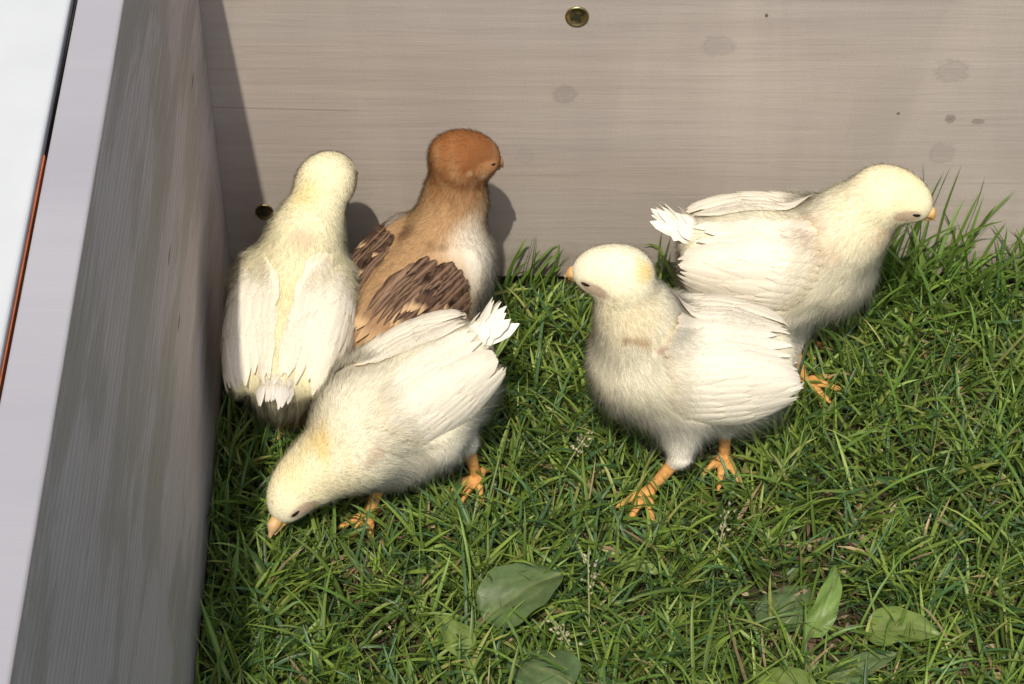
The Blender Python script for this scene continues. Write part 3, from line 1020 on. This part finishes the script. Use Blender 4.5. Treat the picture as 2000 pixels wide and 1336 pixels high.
        c = np.array(s.sp.get('beak', (0.68, 0.38, 0.13)))
        tip = smooth01((l[:, 0] - 18) / 5)[:, None]
        col = c * (1 - tip) + np.array([0.62, 0.40, 0.20]) * tip
        for g in (-1, 1):
            dn = np.linalg.norm((l / 0.86 - np.array([18.6, g * 2.4, -2.2])) / np.array([1.3, 1.2, 0.6]), axis=1)
            col = col * (1 - 0.8 * smooth01(1.3 - dn)[:, None])
        gape = smooth01(1 - np.abs(l[:, 2] / 0.86 + 5.4 + 0.15 * (l[:, 0] / 0.86 - 20)) / 0.45)[:, None]
        col = col * (1 - 0.6 * gape * (l[:, :1] < 20))
        npmesh('beak', V / 1000, quads=Q, mat=M_beak, parent=root, attrs={'col': col})

    def eyes(s, root):
        for g in (-1, 1):
            ctr = s.hl(12.0, g * 7.9, -1.0)
            ex = nrm(s.HR[0] - s.HR[1] * g * 0.35 - s.HR[2] * 0.12); ey = nrm(s.HR[1] * g + s.HR[0] * 0.35); ez = np.cross(ex, ey)
            # ball
            n, m = 20, 12
            vs, qs = [], []
            for i in range(m + 1):
                th = math.pi * i / m
                for k in range(n):
                    ph = 2 * math.pi * k / n
                    d = np.array([math.sin(th) * math.cos(ph), math.sin(th) * math.sin(ph), math.cos(th)])
                    vs.append(ctr + (ex * d[0] * 3.4 + ez * d[1] * 1.35 + ey * d[2] * 2.2))
            for i in range(m):
                for k in range(n):
                    qs.append((i * n + k, i * n + (k + 1) % n, (i + 1) * n + (k + 1) % n, (i + 1) * n + k))
            e = npmesh('eye', np.array(vs) / 1000, quads=qs, mat=M_eye, parent=root)
            # lid ring
            vs, qs = [], []
            n, m = 24, 8
            for k in range(n):
                a = 2 * math.pi * k / n
                rc = ctr + ex * 3.1 * math.cos(a) + ez * 1.35 * math.sin(a) + ey * (1.0 - 0.3 * math.cos(a) ** 2)
                rad = nrm(ex * math.cos(a) + ez * math.sin(a))
                for j in range(m):
                    b = 2 * math.pi * j / m
                    vs.append(rc + (rad * math.cos(b) + ey * math.sin(b)) * 0.42)
            for k in range(n):
                for j in range(m):
                    qs.append((k * m + j, ((k + 1) % n) * m + j, ((k + 1) % n) * m + (j + 1) % m, k * m + (j + 1) % m))
            npmesh('eyelid', np.array(vs) / 1000, quads=qs, mat=M_beak, parent=e,
                   attrs={'col': np.tile(np.array(s.sp.get('lid', (0.22, 0.14, 0.09))), (len(vs), 1))})


def white_f(ri, t, g):
    def f(s_, a, rnd):
        w = np.array([0.84, 0.775, 0.635]) * (0.94 + 0.07 * rnd.rand())
        c = np.tile(w, (len(s_), 1))
        c = c * (1 - 0.05 * (abs(a) == 1)) * (1 - 0.06 * (a == 0))
        c[:2] = c[:2] * np.array([0.98, 0.92, 0.82])
        return c
    return f


def white_t(s_, a, rnd):
    return np.tile(np.array(TAILW), (len(s_), 1)) * (0.96 + 0.06 * rnd.rand())


def grey_t(s_, a, rnd):
    return np.tile(np.array([0.74, 0.69, 0.61]), (len(s_), 1)) * (0.8 + 0.3 * rnd.rand())


def brown_f(ri, t, g):
    F = {}
    def f(s_, a, rnd):
        if a == -1:
            F['d'] = np.array([0.050, 0.028, 0.020]) * (0.45 + 1.5 * rnd.rand() ** 1.6)
            F['b'] = rnd.rand(); F['c'] = rnd.rand()
            tan = ri == 0 and t < 0.36
            if tan: F['d'] = np.array([0.36, 0.215, 0.11]) * (0.8 + 0.3 * rnd.rand())
            elif F['c'] < 0.12: F['d'] = np.array([0.22, 0.14, 0.09])
        m = smooth01(np.sin(s_ * (11 + 9 * F['c']) + abs(a) * 2.2 + F['b'] * 40) * 0.9 + 0.1)[:, None] * 0.8
        c = F['d'] * (1 - m) + np.array([0.125, 0.076, 0.050]) * m if F['d'][0] < 0.3 else np.tile(F['d'], (len(s_), 1))
        lim = 0.72 if ri == 0 else 0.30
        w = smooth01((s_ - 0.80 + 0.08 * F['c']) / 0.10)[:, None] * (F['b'] < lim)
        c = c * (1 - w) + np.array([0.56, 0.38, 0.21]) * w
        if abs(a) == 1 and F['c'] > 0.72: c = c * 0.45 + np.array([0.44, 0.29, 0.17]) * 0.55
        if a == 0 and F['b'] > 0.35: c = c * 0.5 + np.array([0.40, 0.25, 0.16]) * 0.5
        return np.clip(c, 0, .9)
    return f


def brown_t(s_, a, rnd):
    w = smooth01((s_ - 0.6) / 0.3)[:, None]
    return np.array([0.17, 0.10, 0.06]) * (1 - w) + np.array([0.46, 0.30, 0.16]) * w


TAILW = (0.86, 0.81, 0.71)
CREAM = (0.94, 0.865, 0.65)
YEL = (0.90, 0.72, 0.34)
PINK = (0.80, 0.50, 0.36)
BRPINK = (0.50, 0.29, 0.19)
BRRED = (0.32, 0.13, 0.09)
SPECS = [
    dict(phc=36, phw=44, label='pale yellow chick facing away into the corner, stretching its neck toward the back board', c=(-99, -106, 67), fwd=(0.10, 0.93, 0.33),
         neck=[(-93, -82, 96), (-86, -66, 108)], neck_r=[17.5, 14.6, 12.8], nk=10, head=(-83, -57, 112), head_dir=(0.42, 0.76, -0.50), head_up=(-0.1, 0.55, 0.83),
         base=(0.94, 0.85, 0.55), belly=(0.92, 0.86, 0.71), tip_lift=0.6, bw=0.95, 
         spots=[((-92, -77, 116), 9, YEL, 0.75), ((-104, -120, 90), 16, YEL, 0.35), ((-93, -96, 106), 6.5, PINK, 0.55), ((-90, -124, 88), 6.5, PINK, 0.55), ((-112, -122, 84), 5, PINK, 0.4)],
         tail=dict(n=11, len=15, up=0.45, z=14, fan=0.55, curl=1.2, w=4), tcol=grey_t,
         legs=[dict(hip=(-2, -15, -16), hock=(-80, -113, 30), foot=(-78, -112, 9), toe=(0.1, 1)), dict(hip=(-2, 13, -16), hock=(-107, -124, 28), foot=(-104, -116, 9), toe=(0.6, 1))]),
    dict(hk=1.04, bk=0.85, phc=32, phw=48, over=0.22, veil=0.05, rows=[(1, 44, 24, 5.0, 15, 0.9), (6, 36, 22, 4.8, 14.5, 1.3), (11, 28, 18, 4.6, 13.5, 1.7), (16, 20, 15, 4.4, 12, 2.1)], label='brown chick with dark mottled wings and rusty head turned toward the back board', c=(-46, -84, 66), fwd=(0.62, 0.66, 0.34),
         neck=[(-26, -58, 98), (-25, -58, 112)], neck_r=[15.5, 13.5, 12.8], nk=9, head=(-22, -56, 123), head_dir=(0.90, 0.30, -0.27), head_up=(0.2, 0.2, 0.95),
         base=(0.48, 0.30, 0.15), belly=(0.66, 0.50, 0.32), bw=1.0, wing_len=0.92,
         spots=[((-22, -54, 128), 34, (0.235, 0.088, 0.028), 0.95), ((-64, -104, 52), 22, (0.62, 0.45, 0.28), 0.8), ((-8, -70, 88), 17, (0.74, 0.58, 0.38), 0.8), ((-15, -82, 84), 18, (0.88, 0.80, 0.64), 0.97), ((-10, -78, 62), 24, (0.86, 0.78, 0.62), 0.97), ((-13, -64, 118), 3.6, (0.70, 0.50, 0.31), 0.6), ((-37, -86, 95), 3.6, (0.17, 0.085, 0.05), 0.7), ((-31, -87, 94), 3.4, (0.17, 0.085, 0.05), 0.7), ((-50, -76, 95), 7, (0.14, 0.07, 0.04), 0.8)],
         tail=dict(n=7, len=15, up=0.2, z=10, fan=0.6),
         leg=(0.5, 0.26, 0.09), lid=(0.30, 0.18, 0.10), beak=(0.30, 0.15, 0.08),
         face=(0.45, 0.22, 0.09), ear=(0.62, 0.45, 0.28),
         legs=[dict(hip=(-2, -14, -18), hock=(-40, -98, 30), foot=(-36, -96, 9), toe=(0.6, 0.8)), dict(hip=(-2, 14, -18), hock=(-62, -86, 30), foot=(-58, -84, 9), toe=(0.6, 0.8))]),
    dict(hk=1.12, scale=0.94, phc=34, phw=46, bw=0.90, label='white chick pecking at the grass with its head down and tail raised', c=(-46, -153, 62), fwd=(-0.74, -0.38, -0.30),
         neck=[(-68, -170, 48), (-81, -176, 43)], neck_r=[17, 16.5, 14.5], head=(-93, -180, 37), head_dir=(-0.58, -0.62, -0.50), head_up=(-0.45, -0.25, 0.80),
         base=CREAM, belly=(0.92, 0.86, 0.71), wing_len=1.0, tip_lift=1.0,
         spots=[((-88, -178, 42), 32, (0.94, 0.82, 0.48), 0.7), ((-82, -178, 58), 10, (0.88, 0.66, 0.28), 0.85), ((-97, -184, 46), 9, YEL, 0.35), ((-57, -190, 62), 6, BRPINK, 0.6), ((-61, -191, 56), 4, BRPINK, 0.6)],
         tail=dict(n=16, len=22, up=0.42, z=10, fan=0.13, w=5.5, tipr=0.25),
         legs=[dict(hip=(0, 15, -16), hock=(-60, -168, 27), foot=(-64, -170, 6), toe=(-0.5, -0.9)), dict(hip=(-8, -15, -14), hock=(-18, -150, 28), foot=(-16, -146, 6), toe=(-0.4, -0.8))]),
    dict(hk=1.07, bk=0.85, phc=28, phw=54, wing_len=1.10, label='white chick striding left over the lawn, orange foot forward and beak pointing left', c=(80, -137, 68), fwd=(-1.0, -0.06, 0.10),
         neck=[(54, -142, 98), (49, -144, 112)], neck_r=[19, 15.8, 13.8], head=(44, -143, 126), head_dir=(-0.96, 0.13, -0.02), head_up=(0.0, -0.15, 1.0),
         base=CREAM, belly=(0.92, 0.86, 0.72), bw=1.0,
         spots=[((44, -143, 120), 28, (0.94, 0.83, 0.52), 0.55), ((56, -149, 130), 6.5, (0.84, 0.60, 0.24), 0.85), ((49, -159, 101), 2.8, BRRED, 0.85), ((53, -159, 100.5), 3, BRRED, 0.85), ((57, -159, 99.5), 2.8, BRRED, 0.75), ((64, -159, 94), 2.6, BRRED, 0.7), ((67, -159, 93), 2.2, BRRED, 0.6), ((54, -157, 108), 15, (0.80, 0.64, 0.36), 0.45)],
         tail=dict(n=5, len=9, up=-0.2, z=10, fan=0.2),
         legs=[dict(hip=(4, 11, -18), hock=(75, -158, 28), foot=(61, -160, 10), toe=(-0.5, -0.9)), dict(hip=(-4, -12, -18), hock=(98, -138, 28), foot=(97, -136, 9), toe=(-0.2, -1))]),
    dict(hk=1.07, bk=0.9, phc=26, phw=50, wing_len=1.08, label='cream chick walking right along the back board with a fluffy raised tail', c=(122, -66, 70), fwd=(1.0, -0.08, -0.02),
         neck=[(152, -74, 94), (161, -76, 108)], neck_r=[19.5, 17, 15], head=(171, -77, 117), head_dir=(0.92, -0.20, -0.30), head_up=(0.25, -0.1, 0.95),
         base=(0.94, 0.86, 0.63), belly=(0.92, 0.855, 0.69), bw=1.0,
         spots=[((172, -80, 112), 34, (0.94, 0.82, 0.49), 0.65), ((134, -82, 98), 10, PINK, 0.45), ((165, -89, 101), 8, PINK, 0.3), ((142, -90, 92), 8, PINK, 0.35), ((172, -80, 124), 16, YEL, 0.3)],
         tail=dict(n=22, len=22, up=0.55, z=13, fan=0.17, w=6.5, tipr=0.3),
         legs=[dict(hip=(4, -13, -18), hock=(132, -80, 29), foot=(138, -86, 10), toe=(1, -0.15)), dict(hip=(-4, 13, -18), hock=(130, -56, 28), foot=(133, -54, 9), toe=(1, -0.1))]),
]
for sp in SPECS:
    sp['fcol'] = white_f; sp.setdefault('tcol', white_t)
SPECS[1]['fcol'] = brown_f; SPECS[1]['tcol'] = brown_t
for sp in SPECS:
    LOW.append((sp['c'][0] / 1000, sp['c'][1] / 1000, 0.040, 0.018))
    for lg in sp['legs']: LOW.append((lg['foot'][0] / 1000, lg['foot'][1] / 1000 - 0.008, 0.016, 0.017))
for i, sp in enumerate(SPECS):
    Chick(sp).build(20 + i)
grow_grass()


# ------------------------------------------------------------------ broad leaves
def leaf(x, y, z, L, W, az, tilt, col, label, curl=0.15, roll=0.0, seed=1, point=0.6, cat='leaf'):
    r = np.random.RandomState(seed)
    ns, nw = 22, 15
    s = np.linspace(0, 1, ns); a = np.linspace(-1, 1, nw)
    prof = np.power(np.sin(np.pi * np.power(s, point)).clip(0), 0.58)
    prof = np.maximum(prof, 0.05 * (s < 0.5))
    S, A = np.meshgrid(s, a, indexing='ij')
    hw = W / 2 * prof[:, None] * (1 + 0.05 * np.sin(S * 17 + seed) * np.sign(A))
    lx = (S - 0.5) * L + 0.0 * A
    ly = A * hw
    lz = curl * L * (-(S - 0.5) ** 2) * 1.6 + 0.18 * np.abs(A) * hw * (1 if seed % 2 else -0.6) + 0.0006 * np.sin(S * 12 + A * 5 + seed) + W * 0.05 * np.sin(S * 5 + seed) * A
    vein = np.exp(-(A / 0.09) ** 2) + 0.6 * np.exp(-((np.abs(A) - 0.42 * np.sin(np.pi * S) - 0.05) / 0.05) ** 2)
    lz = lz - 0.0005 * vein
    P = np.stack([lx, ly, lz], -1).reshape(-1, 3)
    cr, sr = math.cos(roll), math.sin(roll)
    P = P @ np.array([[1, 0, 0], [0, cr, -sr], [0, sr, cr]]).T
    ct, st = math.cos(tilt), math.sin(tilt)
    P = P @ np.array([[ct, 0, -st], [0, 1, 0], [st, 0, ct]]).T
    ca, sa = math.cos(az), math.sin(az)
    P = P @ np.array([[ca, -sa, 0], [sa, ca, 0], [0, 0, 1]]).T
    P = P + np.array([x, y, z - 0.004])
    P[:, 2] = np.maximum(P[:, 2], 0.002)
    nv = len(P)
    c = np.array(col) * (0.92 + 0.1 * np.sin(S * 9 + A * 4 + seed)).reshape(-1, 1)
    vv = (np.clip(vein, 0, 1) * 0.5).reshape(-1, 1)
    c = c * (1 - vv) + np.array([0.26, 0.30, 0.13]) * vv
    idx = np.arange(ns * nw).reshape(ns, nw)
    q = np.stack([idx[:-1, :-1], idx[:-1, 1:], idx[1:, 1:], idx[1:, :-1]], -1).reshape(-1, 4)
    e = empty('broad_leaf_plant', (x, y, 0), label=label, cat=cat, group='broad leaves in the lawn')
    bl = npmesh('leaf_blade', P, quads=q, mat=M_leaf, parent=e, attrs={'col': c})
    # stalk from the blade's base into the soil
    b0 = P.reshape(ns, nw, 3)[0, nw // 2]
    b1 = P.reshape(ns, nw, 3)[2, nw // 2]
    d = nrm(b0 - b1)
    st_pts = [b1, b0 + d * 0.003 - np.array([0, 0, 0.001]), b0 + d * 0.010 - np.array([0, 0, b0[2] * 0.6]), b0 + d * 0.014 - np.array([0, 0, b0[2] + 0.002])]
    tube('stalk', st_pts, 0.0009, M_leaf, e, (0.17, 0.20, 0.07))
    return e


def tube(name, pts, r, mat, parent, col, n=7):
    pts = np.array(pts, float)
    tan = nrm(np.gradient(pts, axis=0))
    ref = np.array([0.3, 0.9, 0.2])
    s1 = nrm(np.cross(tan, ref)); s2 = np.cross(tan, s1)
    V = []
    rr = np.linspace(1.15, 0.8, len(pts)) * r
    for i in range(len(pts)):
        for k in range(n):
            a = 2 * math.pi * k / n
            V.append(pts[i] + (s1[i] * math.cos(a) + s2[i] * math.sin(a)) * rr[i])
    Qs = [(i * n + k, i * n + (k + 1) % n, (i + 1) * n + (k + 1) % n, (i + 1) * n + k) for i in range(len(pts) - 1) for k in range(n)]
    return npmesh(name, V, quads=Qs, mat=mat, parent=parent, attrs={'col': np.tile(np.array(col), (len(V), 1))})


G1 = (0.115, 0.175, 0.060); G2 = (0.185, 0.26, 0.06); G3 = (0.105, 0.165, 0.062)

leaf(0.004, -0.229, 0.024, 0.040, 0.031, 0.55, 0.18, G1, 'largest broad grey green leaf lying in the lawn below the middle of the photo', curl=0.25, seed=1, point=0.8)
leaf(-0.025, -0.250, 0.021, 0.024, 0.016, 2.2, 0.25, G2, 'small bright green folded leaf just left of the largest broad leaf', curl=0.35, roll=0.35, seed=3)
leaf(0.012, -0.270, 0.021, 0.032, 0.029, 2.6, -0.1, G3, 'round dull green leaf at the bottom edge below the largest leaf', curl=0.2, seed=4, point=0.7)
leaf(0.134, -0.236, 0.026, 0.034, 0.012, 1.15, 0.45, (0.17, 0.27, 0.06), 'bright yellow green upright curled leaf in the right lawn', curl=0.5, roll=0.5, seed=5, point=0.55)
leaf(0.165, -0.247, 0.020, 0.032, 0.021, -0.15, 0.10, G2, 'pale oval leaf with clear veins right of the upright curled leaf', curl=0.25, seed=7, point=0.7)
leaf(0.146, -0.266, 0.019, 0.034, 0.014, 0.45, 0.1, G1, 'narrow green leaf lying slanted below the pale oval leaf', curl=0.25, seed=8)
leaf(0.114, -0.279, 0.021, 0.030, 0.019, -0.5, 0.2, G2, 'broad leaf cut off by the bottom edge right of centre', curl=0.3, seed=9, point=0.7)
leaf(0.053, -0.208, 0.018, 0.022, 0.010, -0.35, 0.1, G2, 'small narrow leaf half hidden in grass below the striding chick', curl=0.3, seed=11)
leaf(0.119, -0.226, 0.013, 0.030, 0.022, 0.9, 0.05, G3, 'dark leaf sunk in the grass left of the upright curled leaf', curl=0.2, seed=12)


def seed_head(x, y, hgt, lean, az, label, seed):
    r = np.random.RandomState(seed)
    e = empty('grass_seed_head', (x, y, 0), label=label, cat='seed head', group='grass seed heads in the lawn')
    pts = []
    for i in range(9):
        t = i / 8
        rad = lean * t ** 1.5
        pts.append((x + rad * math.cos(az), y + rad * math.sin(az), hgt * t * (1 - 0.15 * t)))
    tube('stalk', pts, 0.00042, M_straw, e, (0.30, 0.32, 0.14))
    pts = np.array(pts); V, Qs, K = [], [], []
    for k in range(20):
        t = r.uniform(0.58, 1.0) * 8
        i = min(int(t), 7); p = pts[i] + (pts[i + 1] - pts[i]) * (t - i)
        d = nrm(nrm(pts[i + 1] - pts[i]) * 0.9 + r.randn(3) * 0.6)
        q0 = p + d * r.uniform(0.0005, 0.0045)
        sdv = nrm(np.cross(d, r.randn(3))); nv = np.cross(d, sdv)
        l, w = r.uniform(0.0022, 0.0034), r.uniform(0.0007, 0.0011)
        b = len(V)
        V += [q0, q0 + d * l * .4 + sdv * w, q0 + d * l * .4 + nv * w * .6, q0 + d * l * .4 - sdv * w, q0 + d * l * .4 - nv * w * .6, q0 + d * l]
        Qs += [(b, b + 1, b + 2), (b, b + 2, b + 3), (b, b + 3, b + 4), (b, b + 4, b + 1), (b + 5, b + 2, b + 1), (b + 5, b + 3, b + 2), (b + 5, b + 4, b + 3), (b + 5, b + 1, b + 4)]
        c = np.array([0.42, 0.40, 0.24]) * r.uniform(0.7, 1.25)
        K += [c] * 6
    npmesh('spikelets', V, tris=Qs, mat=M_straw, parent=e, attrs={'col': K})


seed_head(0.033, -0.243, 0.036, 0.022, 1.6, 'pale grass seed head standing right of the largest broad leaf', 1)
seed_head(0.030, -0.262, 0.026, 0.018, 2.3, 'pale seed head drooping over the round dull leaf at the bottom', 2)
seed_head(0.088, -0.205, 0.032, 0.016, 1.2, 'small whitish seed head right of the striding orange foot', 3)
seed_head(0.020, -0.152, 0.034, 0.016, 0.6, 'pale seed head in the grass left of the striding chick', 4)


def litter(n):
    """tiny bits of dead leaf and thatch lying between the blades"""
    r = np.random.RandomState(77)
    V, T, K = [], [], []
    for i in range(n):
        if r.rand() < 0.5:
            p = PATCH[r.randint(len(PATCH))]; x = p[0] + r.randn() * p[2] * 0.8; y = p[1] + r.randn() * p[2] * 0.8
        else:
            x = r.uniform(-0.12, 0.30); y = r.uniform(-0.40, -0.02)
        if y > -0.01 or x < -0.125: continue
        z = r.uniform(0.002, 0.010); a = r.rand() * 6.28; l = r.uniform(0.001, 0.0042); w = r.uniform(0.0004, 0.0013)
        d = nrm(np.array([math.cos(a), math.sin(a), r.randn() * 0.3])); sd = nrm(np.cross(d, [r.randn() * 0.3, r.randn() * 0.3, 1]))
        c0 = np.array([x, y, z]); b = len(V)
        V += [c0 - d * l, c0 - d * l * .3 + sd * w, c0 - d * l * .2 - sd * w * .8, c0 + d * l * .5 + sd * w * .7, c0 + d * l * .6 - sd * w + np.array([0, 0, w]), c0 + d * l]
        T += [(b, b + 1, b + 2), (b + 1, b + 3, b + 2), (b + 2, b + 3, b + 4), (b + 3, b + 5, b + 4)]
        c = [np.array([0.26, 0.16, 0.09]), np.array([0.17, 0.10, 0.06]), np.array([0.38, 0.29, 0.18]), np.array([0.09, 0.055, 0.035])][r.randint(4)] * r.uniform(0.7, 1.2)
        K += [c] * 6
    tag(npmesh('leaf_litter', V, tris=T, mat=M_straw, attrs={'col': K}, smooth=False), 'brown crumbs of dead leaf and thatch between the grass blades', 'litter', kind='stuff')


litter(1500)
